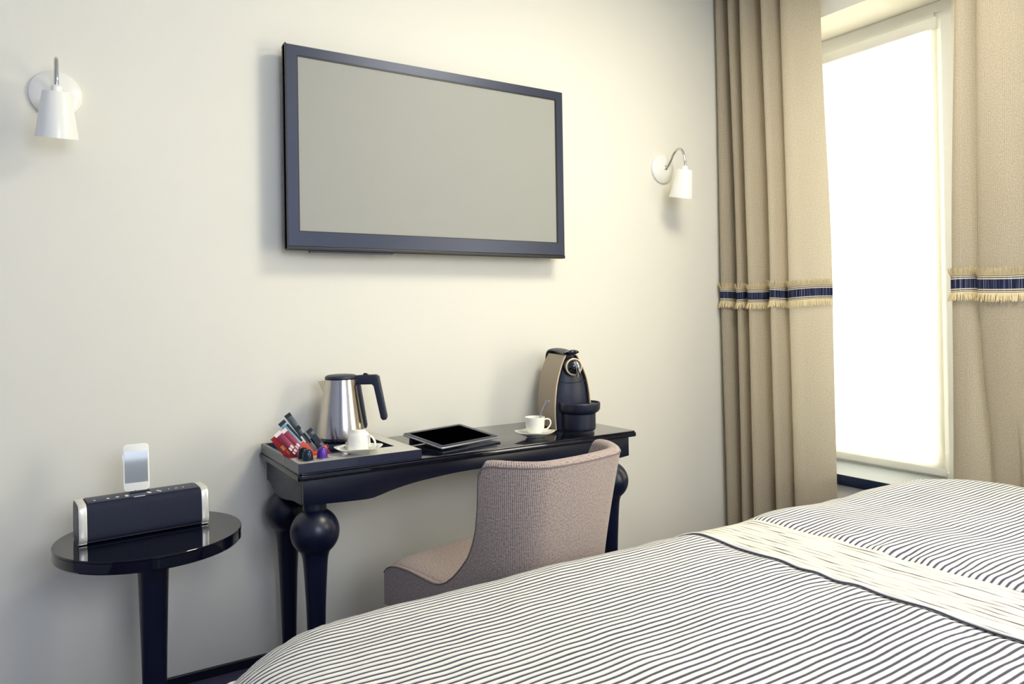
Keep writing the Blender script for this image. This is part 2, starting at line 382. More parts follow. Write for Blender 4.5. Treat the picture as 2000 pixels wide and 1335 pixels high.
# stone sills
def sill(name, y0, y1, m1, m2):
    bm = B(); box(bm, WX - 0.012, FX - .02, y0, y1, 0.402, 0.446, 0.003)
    o = struct(name, bm, m1)
    bm = B(); box(bm, WX - 0.020, WX - 0.0125, y0 - .03, y1 + .03, 0.400, 0.448, 0.002); link('sill_nosing', bm, m2, o)
    return o
sill('trim_1', -.984 + .002, W1[1] - .002, M['sillgrey'], M['sillblack'])

def ring(bm, y0, y1, z0, z1, i0, i1, j0, j1, xf, xb):
    box(bm, xf, xb, y0, i0, z0, z1); box(bm, xf, xb, i1, y1, z0, z1)
    box(bm, xf, xb, i0, i1, z0, j0); box(bm, xf, xb, i0, i1, j1, z1)
def window(name, y0, y1, blind, FX=FX):
    """y0 far-right edge, y1 left edge of the opening; zs fixed"""
    z0, z1 = 0.44, 2.590
    t = 0.055
    bm = B()   # outer frame
    ring(bm, y0, y1, z0 - .03, z1, y0 + .05, y1 - .05, z0 + .03, z1 - .045, FX - .01, FX + .07)
    o = struct(name, bm, M['white_paint'])
    a0, a1, b0, b1 = y0 + .05, y1 - .05, z0 + .03, z1 - .045
    bm = B()   # sash
    ring(bm, a0, a1, b0, b1, a0 + t, a1 - t, b0 + .05, b1 - .05, FX, FX + .05)
    box(bm, FX - .012, FX - .0005, a0 + .03, a1 - .03, b1 - .030, b1 + .008)
    link('sash', bm, M['white_paint'], o, False)
    bm = B(); box(bm, FX + .03, FX + .034, a0 + t * .9, a1 - t * .9, b0 + .045, b1 - .045); link('pane', bm, M['glass'], o, False)
    return o
win1 = window('window_1', -0.985, -0.20, True)
window('window_2', W2[0], W2[1], False, 3.15)
# roller blind filling the sash of window 1
rb = thing('roller_blind', 'pale backlit roller blind drawn down over the tall window', 'blind', (FX - .026, -0.61, 0.47))
bm = B(); box(bm, -.0015, .0015, -0.315, 0.335, 0.02, 1.995); link('blind_cloth', bm, M['blind'], rb, False)
bm = B(); box(bm, -.006, .006, -0.32, 0.34, -0.012, 0.02, 0.002); link('bottom_bar', bm, M['white_paint'], rb)
bm = B(); box(bm, -.012, .010, -0.318, 0.338, 1.995, 2.045, 0.003); link('headbox', bm, M['white_paint'], rb)
bm = B()
wf = None
# unseen frame added in the back wall around the cool fill light
bm = B()
for q in ((.07, .13, 1.32, 2.72), (1.31, 1.37, 1.32, 2.72), (.13, 1.31, 1.32, 1.38), (.13, 1.31, 2.66, 2.72)):
    box(bm, q[0], q[1], BY - .035, BY - .005, q[2], q[3])
box(bm, .69, .75, BY - .03, BY - .01, 1.38, 2.66)
o = struct('fill_frame_back', bm, M['white_paint'])
bm = B(); box(bm, .13, 1.31, BY - .024, BY - .021, 1.38, 2.66); link('pane', bm, M['glass'], o, False)

# ------------------------------------------------------------------ television
tv = thing('television', 'wide flat television with dark brushed frame and grey screen on the wall', 'television', (1.331, -0.09, 1.812))
X0, X1, Z0, Z1 = -0.602, 0.604, -0.360, 0.368
def ring_xz(bm, x0, x1, z0, z1, i0, i1, j0, j1, yf, yb):
    box(bm, x0, i0, yf, yb, z0, z1); box(bm, i1, x1, yf, yb, z0, z1)
    box(bm, i0, i1, yf, yb, z0, j0); box(bm, i0, i1, yf, yb, j1, z1)
bm = B(); ring_xz(bm, X0 + .004, X1 - .004, Z0 + .015, Z1 - .004, X0 + .041, X1 - .037, Z0 + .066, Z1 - .037, 0.0, .012)
link('bezel', bm, M['tv_frame'], tv, False)
bm = B(); box(bm, X0, X1, .006, .046, Z0 + .004, Z1, .003); box(bm, X0 + .001, X1 - .001, -.001, .03, Z0, Z0 + .014, .003); box(bm, X0, X0 + .0035, -.001, .03, Z0, Z1); link('casing', bm, M['tv_black'], tv, False)
bm = B(); ring_xz(bm, X0 + .041, X1 - .037, Z0 + .066, Z1 - .037, X0 + .045, X1 - .043, Z0 + .069, Z1 - .042, 0.001, .012); link('inner_rim', bm, M['tv_black'], tv, False)
bm = B(); box(bm, X0 + .045, X1 - .043, .004, .008, Z0 + .069, Z1 - .042); link('screen', bm, M['tv_screen'], tv, False)
bm = B(); box(bm, -.16, .16, .046, .0895, -.2, .2, .004); link('wall_bracket', bm, M['tv_black'], tv, False)
bm = B(); box(bm, -.52, -.2, .008, .03, Z0 - .006, Z0); link('lower_trim', bm, M['tv_frame'], tv, False)

# ------------------------------------------------------------------ wall lamps
def tilt_shade(o, d):
    R_ = Matrix.Translation((0, -d, -.018)) @ Matrix.Rotation(math.radians(12), 4, 'X') @ Matrix.Translation((0, d, .018))
    o.data.transform(R_)
def wall_lamp(x, label, d=0.157):
    t = thing('wall_lamp', label, 'wall lamp', (x, -0.0, 1.918), 0, 'white gooseneck wall lamps')
    rx = Matrix.Rotation(PI / 2, 3, 'X')   # z -> -y
    bm = B(); lathe(bm, [(.0725, .0005), (.073, .004), (.071, .010), (.062, .016), (.045, .022), (.025, .026), (.004, .0275)], seg=56, mat3=rx)
    link('wall_plate', bm, M['lamp_white'], t)
    bm = B()
    pts = catmull([(0, -.024, 0.003), (0, -.040, .006), (0, -.062, .030), (0, -.085, .062), (0, -.112, .078), (0, -.136, .070), (0, -.149, .046), (0, -d, .012), (0, -d, -.012)], 8)
    tube(bm, pts, .0058, 14); lathe(bm, [(.011, 0), (.011, .008), (.008, .010)], c=(0, -.022, .002), seg=20, mat3=rx)
    link('gooseneck', bm, M['chrome'], t)
    bm = B(); lathe(bm, [(.012, -.030), (.014, -.028), (.014, -.016), (.012, -.013), (.008, -.010)], c=(0, -d, 0), seg=24)
    tube(bm, [(.012, -d, -.021), (.019, -d, -.021)], .003, 8)
    tilt_shade(link('socket_cap', bm, M['lamp_white'], t), d)
    bm = B(); lathe(bm, [(.010, -.0285), (.036, -.029), (.0375, -.031), (.0565, -.160), (.0570, -.163), (.0555, -.163), (.0365, -.036), (.010, -.033)], c=(0, -d, 0), seg=56, cap=False)
    tilt_shade(link('lamp_shade', bm, M['lamp_white'], t), d)
    bm = B(); lathe(bm, [(.004, -.034), (.013, -.045), (.013, -.07), (.022, -.09), (.026, -.108), (.020, -.128), (.006, -.136)], c=(0, -d, 0), seg=24)
    tilt_shade(link('bulb', bm, M['lamp_white'], t), d)
    return t
wall_lamp(0.044, 'white gooseneck wall lamp above the round side table, left of the television')
wall_lamp(2.603, 'white gooseneck wall lamp between the television and the curtain')

# ------------------------------------------------------------------ desk
DX0, DX1, DYF, DZ = 0.645, 1.988, -0.475, 0.745
dk = thing('console_desk', 'black lacquered console desk with bulbous turned legs against the wall', 'desk', (DX0, 0, 0))
def rrect(x0, x1, y0, y1, r, n=6, corners=(1, 1, 1, 1)):
    out = []
    for (cx, cy, a0), on in zip(((x1 - r, y1 - r, 0), (x0 + r, y1 - r, 90), (x0 + r, y0 + r, 180), (x1 - r, y0 + r, 270)), corners):
        if not on:
            out.append((cx + r * (1 if a0 in (0, 270) else -1), cy + r * (1 if a0 in (0, 90) else -1))); continue
        for k in range(n + 1):
            a = math.radians(a0 + 90 * k / n); out.append((cx + r * math.cos(a), cy + r * math.sin(a)))
    return out
W = DX1 - DX0
bm = B(); prism(bm, rrect(0, W, DYF, -.003, .012, corners=(0, 0, 1, 1)), 'z', DZ - .022, DZ - .0055, .002)
prism(bm, rrect(.004, W - .004, DYF + .004, -.003, .010, corners=(0, 0, 1, 1)), 'z', DZ - .0055, DZ, .0012)
link('tabletop', bm, M['gloss'], dk)
def apron_front():
    half = [(0, .645), (.06, .640), (.20, .634), (.245, .640), (.29, .651), (.36, .663), (.44, .671), (.53, .677), (W / 2 - .022, .679)]
    L2 = (W - .045)
    pts = [(x + .022, z) for x, z in half[:-1]] + [(W / 2, .679)] + [(W - .022 - x, z) for x, z in half[:-1][::-1]]
    return pts
pf = apron_front()
sm = [(p.x, p.y) for p in catmull([(x, z, 0) for x, z in pf], 6)]
bm = B(); prism(bm, [(.022, DZ - .0225), (W - .022, DZ - .0225)] + sm[::-1], 'y', DYF + .026, DYF + .048, .0012)
link('front_apron', bm, M['lacquer'], dk)
side = [(-.012, .645), (-.05, .643), (-.085, .630), (-.12, .617), (-.18, .614), (-.25, .622), (-.33, .634), (-.38, .637), (-.426, .640)]
for xa in (.022, W - .044):
    sm = [(p.x, p.y) for p in catmull([(y, z, 0) for y, z in side], 5)]
    bm = B(); prism(bm, [(-.426, DZ - .0225), (-.012, DZ - .0225)] + sm, 'x', xa, xa + .022, .001)
    link('side_apron', bm, M['lacquer'], dk)
bm = B(); box(bm, .045, W - .045, -.03, -.012, .66, DZ - .0225, .002); link('back_rail', bm, M['lacquer'], dk)
legp = [(.019, 0), (.021, .004), (.022, .012), (.0225, .05), (.026, .18), (.0305, .32), (.0345, .40), (.0375, .445), (.0392, .462), (.0415, .474), (.0455, .4845)]
legp += [(.0755 * math.cos(a), .5455 + .0755 * math.sin(a)) for a in [math.radians(-50 + 112 * k / 16) for k in range(17)]] + [(.0362, .6135), (.0368, .617), (.0362, .621), (.0362, .700)]
for lx, ly in ((.072, -.395), (.072, -.088), (W - .080, -.395), (W - .080, -.088)):
    bm = B(); lathe(bm, legp, c=(lx, ly, 0), seg=48); link('leg', bm, M['lacquer'], dk, angle=50)

# ------------------------------------------------------------------ tray on the desk
TZ = DZ + .0005
tr = thing('serving_tray', 'dark lacquered serving tray with a sunken compartment on the left end of the desk', 'tray', (0.648, -.462, TZ))
bm = B()
TW, TD, TH = .408, .448, .028
box(bm, 0, TW, 0, TD, 0, .008); box(bm, 0, TW, 0, .110, .008, TH, 0)            # floor and front ledge
box(bm, 0, .012, .110, TD, .008, TH); box(bm, .358, TW, .110, TD, .008, TH); box(bm, .012, .358, TD - .012, TD, .008, TH)
bmesh.ops.remove_doubles(bm, verts=bm.verts[:], dist=1e-5)
link('tray_body', bm, M['tray'], tr, False)
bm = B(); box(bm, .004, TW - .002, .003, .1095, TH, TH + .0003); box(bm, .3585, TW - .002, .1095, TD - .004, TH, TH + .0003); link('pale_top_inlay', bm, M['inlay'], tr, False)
bm = B(); box(bm, -.0006, .0005, .150, .162, .006, .024); link('handle_slot', bm, M['blackplastic_shiny'], tr, False)
TT = TZ + TH + .0007; TF = TZ + .0084

# ------------------------------------------------------------------ kettle
VD = -YAW  # turns local +x to the camera's right
kt = thing('kettle', 'stainless steel cordless kettle with a dark handle on the tray', 'kettle', (0.901, -0.132, TF), VD); kt.scale = (1.06, 1.06, 1.03)
bm = B(); lathe(bm, [(.090, 0), (.092, .003), (.091, .016), (.087, .021), (.080, .022)], seg=56); link('power_base', bm, M['blackplastic'], kt)
bm = B(); lathe(bm, [(.080, .0225), (.084, .024), (.0845, .034), (.083, .037)], seg=56); link('kettle_foot', bm, M['blackplastic_shiny'], kt)
bm = B(); lathe(bm, [(.083, .0375), (.0825, .045), (.079, .075), (.073, .11), (.0665, .150), (.060, .190), (.0555, .222), (.0545, .232), (.050, .233)], seg=64); link('kettle_body', bm, M['steel'], kt)
bm = B(); lathe(bm, [(.0535, .2335), (.0545, .236), (.052, .243), (.045, .2465), (.030, .248), (.008, .2485)], seg=48); link('lid', bm, M['blackplastic'], kt)
bm = B()
sp = [(-.050, .005, .223), (-.050, -.005, .223)]
A = [bm.verts.new(p) for p in ((-.050, .018, .229), (-.050, -.018, .229), (-.0790, 0, .225), (-.054, .014, .20), (-.054, -.014, .20), (-.0605, 0, .183))]
for q in ((0, 2, 1), (0, 3, 2), (1, 2, 4), (2, 3, 5), (2, 5, 4), (3, 0, 5), (1, 4, 5), (0, 1, 5)):
    bm.faces.new([A[i] for i in q])
link('spout', bm, M['steel'], kt)
bm = B()
prism(bm, [(.045, .243), (.064, .245), (.118, .246), (.1275, .240), (.1535, .100), (.1500, .090), (.140, .0885), (.1330, .095), (.1105, .206), (.105, .2125), (.068, .2125), (.062, .215), (.050, .217)], 'y', -.0145, .0145, .004, seg=3)
link('handle', bm, M['blackplastic'], kt)
bm = B()
prism(bm, [(.0535, .216), (.064, .214), (.0755, .140), (.0855, .072), (.083, .062), (.0765, .066), (.0705, .120)], 'y', -.011, .011, .003); link('water_gauge', bm, M['blackplastic'], kt)
bm = B(); prism(bm, [(.072, .2445), (.078, .252), (.084, .252), (.096, .2445)], 'y', -.008, .008, .001); link('switch', bm, M['blackplastic_shiny'], kt)

# ------------------------------------------------------------------ cups, saucers, spoons
def saucer(x, y, z, label, s=1.0, rz=0):
    o = thing('saucer', label, 'saucer', (x, y, z), rz, 'white porcelain saucers')
    bm = B()
    prof = [(.030, 0), (.034, .0005), (.036, .004), (.050, .008), (.066, .0145), (.0745, .0200), (.0755, .0215), (.0735, .0222), (.060, .0155), (.046, .010), (.030, .0082), (.004, .008)]
    seg = 64; rings = []
    for r, zz in prof:
        ring_ = []
        for i in range(seg):
            a = 2 * PI * i / seg; k = 1 + .035 * math.cos(4 * a) * (r / .075) ** 2
            ring_.append(bm.verts.new((s * r * k * math.cos(a), s * r * k * math.sin(a), zz + .002 * math.cos(4 * a) * (r / .075) ** 3)))
        rings.append(ring_)
    for a_, b_ in zip(rings, rings[1:]):
        for i in range(seg): bm.faces.new((a_[i], a_[(i + 1) % seg], b_[(i + 1) % seg], b_[i]))
    bm.faces.new(rings[0][::-1]); bm.faces.new(rings[-1])
    link('dish', bm, M['porcelain'], o, angle=60)
    return o
def cup(x, y, z, label, flip=False, rz=0.0, s=1.0):
    o = thing('espresso_cup', label, 'cup', (x, y, z), rz, 'white espresso cups')
    h = .066
    prof = [(.021, 0), (.0225, .0015), (.0225, .004), (.030, .010), (.0345, .020), (.0365, .034), (.0375, .050), (.0385, .064), (.0383, .066), (.0365, .066), (.0355, .052), (.034, .034), (.030, .018), (.020, .010), (.003, .009)]
    F = (lambda p: Vector((p[0], p[1], h - p[2]))) if flip else (lambda p: Vector(p))
    bm = B(); lathe(bm, [(r * s, zz) for r, zz in prof], seg=56)
    for v in bm.verts: v.co = F(v.co)
    link('cup_body', bm, M['porcelain'], o, angle=60)
    bm = B()
    pts = catmull([(.034 * s, 0, .054), (.046 * s, 0, .058), (.057 * s, 0, .053), (.060 * s, 0, .040), (.053 * s, 0, .026), (.042 * s, 0, .018), (.032 * s, 0, .019)], 6)
    tube(bm, pts, [(.0045, .003)] * len(pts), 12, flat=(0, 1, 0))
    for v in bm.verts: v.co = F(v.co)
    link('cup_handle', bm, M['porcelain'], o)
    return o
S1 = (0.905, -.380 - .012, TT)
S1 = (0.862, -.398, TT)
saucer(*S1, 'white saucer on the tray carrying the upturned cup', 1.0, VD + .3)
cup(S1[0] + .002, S1[1], S1[2] + .0090, 'white espresso cup standing upside down on the tray saucer', True, VD - .35, 1.0)
S2 = (1.588, -.345, DZ + .0005)
saucer(*S2, 'white saucer on the bare desktop in front of the coffee machine', 1.0, VD)
cup(S2[0], S2[1], S2[2] + .0090, 'upright white espresso cup with a teaspoon in it beside the coffee machine', False, VD + .05, 1.0)
def spoon(name_label, pts, bowl_at_start=True):
    o = thing('teaspoon', name_label, 'spoon', pts[0], 0)
    p0 = Vector(pts[0]); P = [Vector(p) - p0 for p in pts]
    bm = B(); cp = catmull(P, 6); n = len(cp)
    rad = [(.0016, interp([(0, .0085), (.12, .0105), (.25, .004), (.4, .0024), (.7, .0045), (.93, .0062), (1, .004)], i / (n - 1))) for i in range(n)]
    tube(bm, cp, rad, 12, flat=tuple(-fwd)); link('spoon_blade', bm, M['chrome'], o)
    return o
rv = Vector((math.cos(YAW), -math.sin(YAW), 0))
c2 = Vector((S2[0], S2[1], S2[2]))
spoon('chrome teaspoon leaning upright in the cup beside the coffee machine',
      [c2 + rv * -.002 + Vector((0, 0, .019)), c2 + rv * .010 + Vector((0, 0, .045)), c2 + rv * .0235 + Vector((0, 0, .082)), c2 + rv * .040 + Vector((0, 0, .116)), c2 + rv * .052 + Vector((0, 0, .138))])
c1 = Vector((S1[0], S1[1], S1[2]))
spoon('small chrome teaspoon lying on the tray saucer behind the upturned cup',
      [c1 + rv * -.012 + Vector((0, .058, .024)), c1 + rv * -.025 + Vector((0, .040, .019)), c1 + rv * -.040 + Vector((0, .012, .018)), c1 + rv * -.049 + Vector((0, -.012, .020))])

# ------------------------------------------------------------------ coffee machine
cmr = math.radians(-16)
cm = thing('coffee_machine', 'dark capsule coffee machine with champagne side panels at the right end of the desk', 'coffee machine', (1.830, -.214, DZ + .0005), cmr)
HW = .078   # half width at base; front at local y=-.09, back y=+.1
def halfw(z):   # arched outline
    return interp([(0, .074), (.05, .0775), (.10, .0772), (.14, .0745), (.18, .069), (.21, .062), (.24, .052), (.27, .040), (.303, .023)], z)
def yfront(z): return interp([(0, -.085), (.15, -.086), (.22, -.084), (.303, -.076)], z)
def yback(z): return interp([(0, .124), (.10, .130), (.20, .136), (.25, .138), (.28, .136), (.303, .126)], z)
NZ = 26
def shell(bm, off, y_in0, y_in1, zmax=.298, z0=0.0):
    rows = []
    for k in range(NZ):
        z = z0 + (zmax - z0) * k / (NZ - 1); hw = halfw(z) + off
        ya, yb = yfront(z) + y_in0, yback(z) - y_in1
        c = .012
        rows.append([bm.verts.new(p) for p in ((-hw, ya + c, z), (-hw + c, ya, z), (hw - c, ya, z), (hw, ya + c, z), (hw, yb - c, z), (hw - c, yb, z), (-hw + c, yb, z), (-hw, yb - c, z))])
    for a, b in zip(rows, rows[1:]):
        for i in range(8): bm.faces.new((a[i], a[(i + 1) % 8], b[(i + 1) % 8], b[i]))
    bm.faces.new(rows[0][::-1]); bm.faces.new(rows[-1])
bm = B(); shell(bm, -.0035, .006, .004, .297); link('machine_body', bm, M['blackplastic'], cm, angle=60)
for s in (-1, 1):
    bm = B(); rows = []
    for k in range(NZ):
        z = .001 + .297 * k / (NZ - 1); hw = halfw(z)
        ya, yb = yfront(z), yback(z) - .004
        hi = hw - .004 
        rows.append([bm.verts.new((s * a, b, z)) for a, b in ((hi - .001, ya), (hw, ya + .003), (hw, yb), (hi, yb))])
    for a, b in zip(rows, rows[1:]):
        for i in range(4): bm.faces.new((a[i], a[(i + 1) % 4], b[(i + 1) % 4], b[i]))
    bm.faces.new(rows[0][::-1]); bm.faces.new(rows[-1])
    link('side_panel', bm, M['champagne'], cm, angle=40)
    bm = B()
    pts = [(s * (halfw(z) - .0015), yfront(z) - .0005, z) for z in [.001 + .297 * k / 24 for k in range(25)]]
    tube(bm, pts, .0030, 8); link('panel_edge', bm, M['champagne_edge'], cm)
# top carrying handle
bm = B()
pts = catmull([(0, .142, .215), (0, .156, .245), (0, .158, .280), (0, .132, .3075), (0, .06, .3125), (0, -.062, .304)], 6)
tube(bm, pts, [(.008, .030)] * len(pts), 16, flat=(0, 0, 1)); link('top_handle', bm, M['blackplastic'], cm)
bm = B(); pts = catmull([(0, -.040, .302), (0, -.066, .309), (0, -.096, .314), (0, -.112, .309)], 5)
tube(bm, pts, [(.008, .022)] * (len(pts) - 2) + [(.007, .018), (.004, .010)], 16, flat=(0, 0, 1)); link('lever', bm, M['blackplastic_shiny'], cm)
rxm = Matrix.Rotation(PI / 2, 3, 'X')
hz = .2530
bm = B(); lathe(bm, [(.036, .0), (.037, .03), (.035, .040)], c=(0, -.062, hz), seg=44, mat3=rxm); link('brew_head', bm, M['blackplastic'], cm)
bm = B(); lathe(bm, [(.0350, .0405), (.0350, .0455), (.0330, .047), (.0300, .047), (.0285, .0405)], c=(0, -.062, hz), seg=44, mat3=rxm); link('head_ring', bm, M['champagne_edge'], cm)
bm = B(); lathe(bm, [(.0285, .040), (.0270, .050), (.020, .058), (.008, .062), (.002, .0625)], c=(0, -.062, hz), seg=36, mat3=rxm); link('brew_nose', bm, M['blackplastic_shiny'], cm)
bm = B(); pts = catmull([(.0, -.118, hz + .018), (.005, -.128, hz + .005), (.010, -.128, hz - .018), (.012, -.120, hz - .036)], 5)
tube(bm, pts, [(.010, .007)] * len(pts), 12); link('coffee_spout', bm, M['chrome'], cm)
bm = B(); tube(bm, catmull([(-.066, -.0835, .199), (-.04, -.0875, .191), (0, -.089, .188), (.04, -.0875, .191), (.066, -.0835, .199)], 6), .0012, 6); link('panel_joint', bm, M['blackplastic_shiny'], cm)
# drip tray: wide dish on a narrower drum
bm = B(); lathe(bm, [(.066, .070), (.076, .076), (.0815, .085), (.0825, .108), (.0805, .111), (.077, .111), (.076, .104), (.004, .102)], c=(.022, -.105, 0), seg=56); link('cup_stand', bm, M['blackplastic'], cm)
bm = B(); lathe(bm, [(.062, 0), (.065, .003), (.067, .012), (.067, .066), (.064, .0695)], c=(.020, -.100, 0), seg=56); link('drip_drum', bm, M['blackplastic'], cm)

# ------------------------------------------------------------------ tablet
tb = thing('tablet', 'black tablet computer with aluminium edge propped on the desk between tray and cup', 'tablet', (0, 0, 0))
Q = [Vector((1.088, -.236, .793)), Vector((1.137, -.433, .7665)), Vector((1.410, -.370, .7670)), Vector((1.378, -.150, .794))]
TC = sum(Q, Vector()) / 4; ex = ((Q[2] - Q[1]) + (Q[3] - Q[0])).normalized(); ey = ((Q[0] - Q[1]) + (Q[3] - Q[2])); ey = (ey - ex * ey.dot(ex)).normalized(); ez = ex.cross(ey)
tb.matrix_world = Matrix(((ex.x, ey.x, ez.x, TC.x), (ex.y, ey.y, ez.y, TC.y), (ex.z, ey.z, ez.z, TC.z), (0, 0, 0, 1)))
tw, td = .142, .107
bm = B(); prism(bm, rrect(-tw, tw, -td, td, .010), 'z', -.009, -.0012, .003); link('aluminium_shell', bm, M['alu'], tb)
bm = B(); prism(bm, rrect(-tw + .002, tw - .002, -td + .002, td - .002, .009), 'z', -.0012, 0, .0003); link('bezel', bm, M['tablet_bezel'], tb)
bm = B(); box(bm, -tw + .021, tw - .021, -td + .019, td - .019, 0.0001, .0005); link('screen', bm, M['tablet_screen'], tb, False)
bm = B(); box(bm, -tw + .01, tw - .01, td - .045, td - .03, -.036, -.0092, .001); link('folding_stand', bm, M['blackplastic'], tb, False)
# a flat dark cover rests under the front edge
bm = B(); box(bm, -.135, .138, -.098, .075, 0, .0045, .001)
o = link('tablet_cover', bm, M['blackplastic'], None, False, loc=(1.256, -.315, DZ + .0005)); o.rotation_euler = (0, 0, .21)
tag(o, 'thin dark folded cover lying flat on the desk under the tablet', 'tablet cover')

# ------------------------------------------------------------------ coffee pods
def pod(x, y, label, m):
    o = thing('coffee_pod', label, 'coffee pod', (x, y, TT), 0, 'coffee pods on the tray')
    bm = B(); lathe(bm, [(.0195, 0), (.0205, .0006), (.0205, .0014), (.0175, .002)], seg=32); link('foil_rim', bm, M['pod_foil'], o)
    bm = B(); lathe(bm, [(.0168, .0021), (.0165, .008), (.0150, .022), (.0138, .027), (.0105, .0325), (.0055, .0350), (.001, .0355)], seg=32); link('capsule', bm, m, o)
pod(0.688, -.425, 'black and grey coffee pod nearest the tray corner', M['pod_striped'])
pod(0.686, -.385, 'plain black coffee pod standing behind the black and grey pod', M['pod_black'])
pod(0.738, -.412, 'purple coffee pod on the front ledge of the tray', M['pod_purple'])

# ------------------------------------------------------------------ sachets, leaning in the tray compartment
def stick(name, label, cat, base, top, wdt, m, thick=.004, ends=None, endm=None, prints=(), group=None, end_len=.012):
    o = bpy.data.objects.new(name, None); COL.objects.link(o); tag(o, label, cat, group)
    b0 = Vector(base); t0 = Vector(top); ez_ = (t0 - b0); Ln = ez_.length; ez_.normalize()
    n_ = (CAMP - b0); n_ = (n_ - ez_ * n_.dot(ez_)).normalized(); ex_ = n_.cross(ez_) * -1
    ex_ = ez_.cross(n_); 
    o.matrix_world = Matrix(((ex_.x, -n_.x, ez_.x, b0.x), (ex_.y, -n_.y, ez_.y, b0.y), (ex_.z, -n_.z, ez_.z, b0.z), (0, 0, 0, 1)))
    h = wdt / 2; e = end_len if endm else .0
    bm = B()
    V = grid(bm, 13, 13, lambda u, v: ((u - .5) * 2 * h, -thick * math.sin(PI * u) * math.sin(PI * max(.04, min(.96, v))) ** .5 - .0006, v * (Ln - e)))
    grid(bm, 13, 13, lambda u, v: ((u - .5) * 2 * h, thick * math.sin(PI * u) * math.sin(PI * max(.04, min(.96, v))) ** .5 + .0006, v * (Ln - e)))
    link('paper', bm, m, o)
    if endm:
        bm = B(); box(bm, -h * 1.02, h * 1.02, -.0012, .0012, Ln - e, Ln, 0); link('crimped_end', bm, endm, o, False)
    for (pm, x0, x1, z0, z1) in prints:
        bm = B(); box(bm, x0 * h, x1 * h, -thick - .0016, -thick * .6, z0 * Ln, z1 * Ln); link('print', bm, pm, o, False)
    return o
def stickpx(*a, **k): return stick(*a, **k)
gs = 'sugar and coffee sticks leaning on the tray'
TY = -.335
pr_w = lambda x: [(M['inkwhite'], -.62, -.10, .40, .50), (M['inkwhite'], .08, .62, .42, .52), (M['inkwhite'], -.6, -.15, .28, .36), (M['inkwhite'], .05, .55, .30, .38), (M['inkwhite'], -.3, .3, .14, .17)]
stick('sugar_sachet', 'red sachet with an orange and yellow print, leftmost and lowest in the tray', 'sachet', (.684, -.300, TF + .002), (.632, -.262, TF + .080), .034, M['red'], prints=[(M['yellow'], -.5, .3, .45, .62), (M['orange'], -.2, .6, .25, .42)], group=gs)
stick('sugar_sachet', 'magenta sachet with a white end and white print, the left of the two magenta ones', 'sachet', (.704, -.330, TF + .002), (.632, -.285, TF + .094), .024, M['magenta'], endm=M['inkwhite'], prints=pr_w(0), group=gs)
stick('sugar_sachet', 'magenta sachet with a white end and white print, the right of the two magenta ones', 'sachet', (.728, -.322, TF + .002), (.652, -.275, TF + .098), .024, M['magenta'], endm=M['inkwhite'], prints=pr_w(1), group=gs)
stick('creamer_stick', 'pale blue and dark foil stick with an orange lower end behind the magenta sachets', 'sachet', (0.746, -.300, TF + 0.002), (0.658, -.240, TF + 0.121), .024, M['paleblue'], endm=M['inkdark'], prints=[(M['orange'], -.95, .95, .04, .40), (M['inkdark'], .45, .98, .42, .88)], group=gs)
stick('coffee_stick', 'grey and black printed coffee stick, the tallest of the bunch', 'sachet', (0.768, -.285, TF + 0.002), (0.684, -.215, TF + 0.141), .021, M['greyfoil'], endm=M['inkdark'], prints=[(M['inkdark'], -.9, .9, .62, .70), (M['inkdark'], .2, .9, .30, .52), (M['orange'], -.9, -.1, .12, .34), (M['inkwhite'], -.9, -.4, .36, .5)], group=gs)
stick('coffee_stick', 'dark grey and red coffee stick leaning close to the kettle', 'sachet', (0.796, -.322, TF + 0.002), (0.732, -.290, TF + 0.095), .020, M['greyfoil'], endm=M['inkdark'], prints=[(M['red'], -.9, .9, .10, .38), (M['inkdark'], -.2, .9, .50, .80)], group=gs)
stick('sugar_stick', 'short orange stick with a black end lying across in front of the kettle base', 'sachet', (0.730, -.345, TF + 0.020), (0.780, -.345, TF + 0.046), .014, M['orange'], endm=M['inkdark'], group=gs, end_len=.006)

# ------------------------------------------------------------------ round side table
TBX, TBY, TBZ = .262, -.310, .597
st = thing('side_table', 'round black glossy pedestal side table under the wall lamp', 'side table', (TBX, TBY, 0))
bm = B(); lathe(bm, [(.225, TBZ - .038), (.243, TBZ - .036), (.246, TBZ - .032), (.246, TBZ - .008), (.2445, TBZ - .0065), (.2465, TBZ - .0055), (.2465, TBZ - .0012), (.2455, TBZ), (.002, TBZ)], seg=96)
link('table_top', bm, M['gloss'], st)
bm = B(); lathe(bm, [(.030, .020), (.031, .1), (.0345, .25), (.040, .45), (.0435, TBZ - .0385)], seg=40, c=(.005, 0, 0)); link('pedestal', bm, M['lacquer'], st)
bm = B(); lathe(bm, [(.165, 0), (.168, .004), (.165, .012), (.06, .020), (.032, .0205)], seg=64); link('foot_plate', bm, M['lacquer'], st)

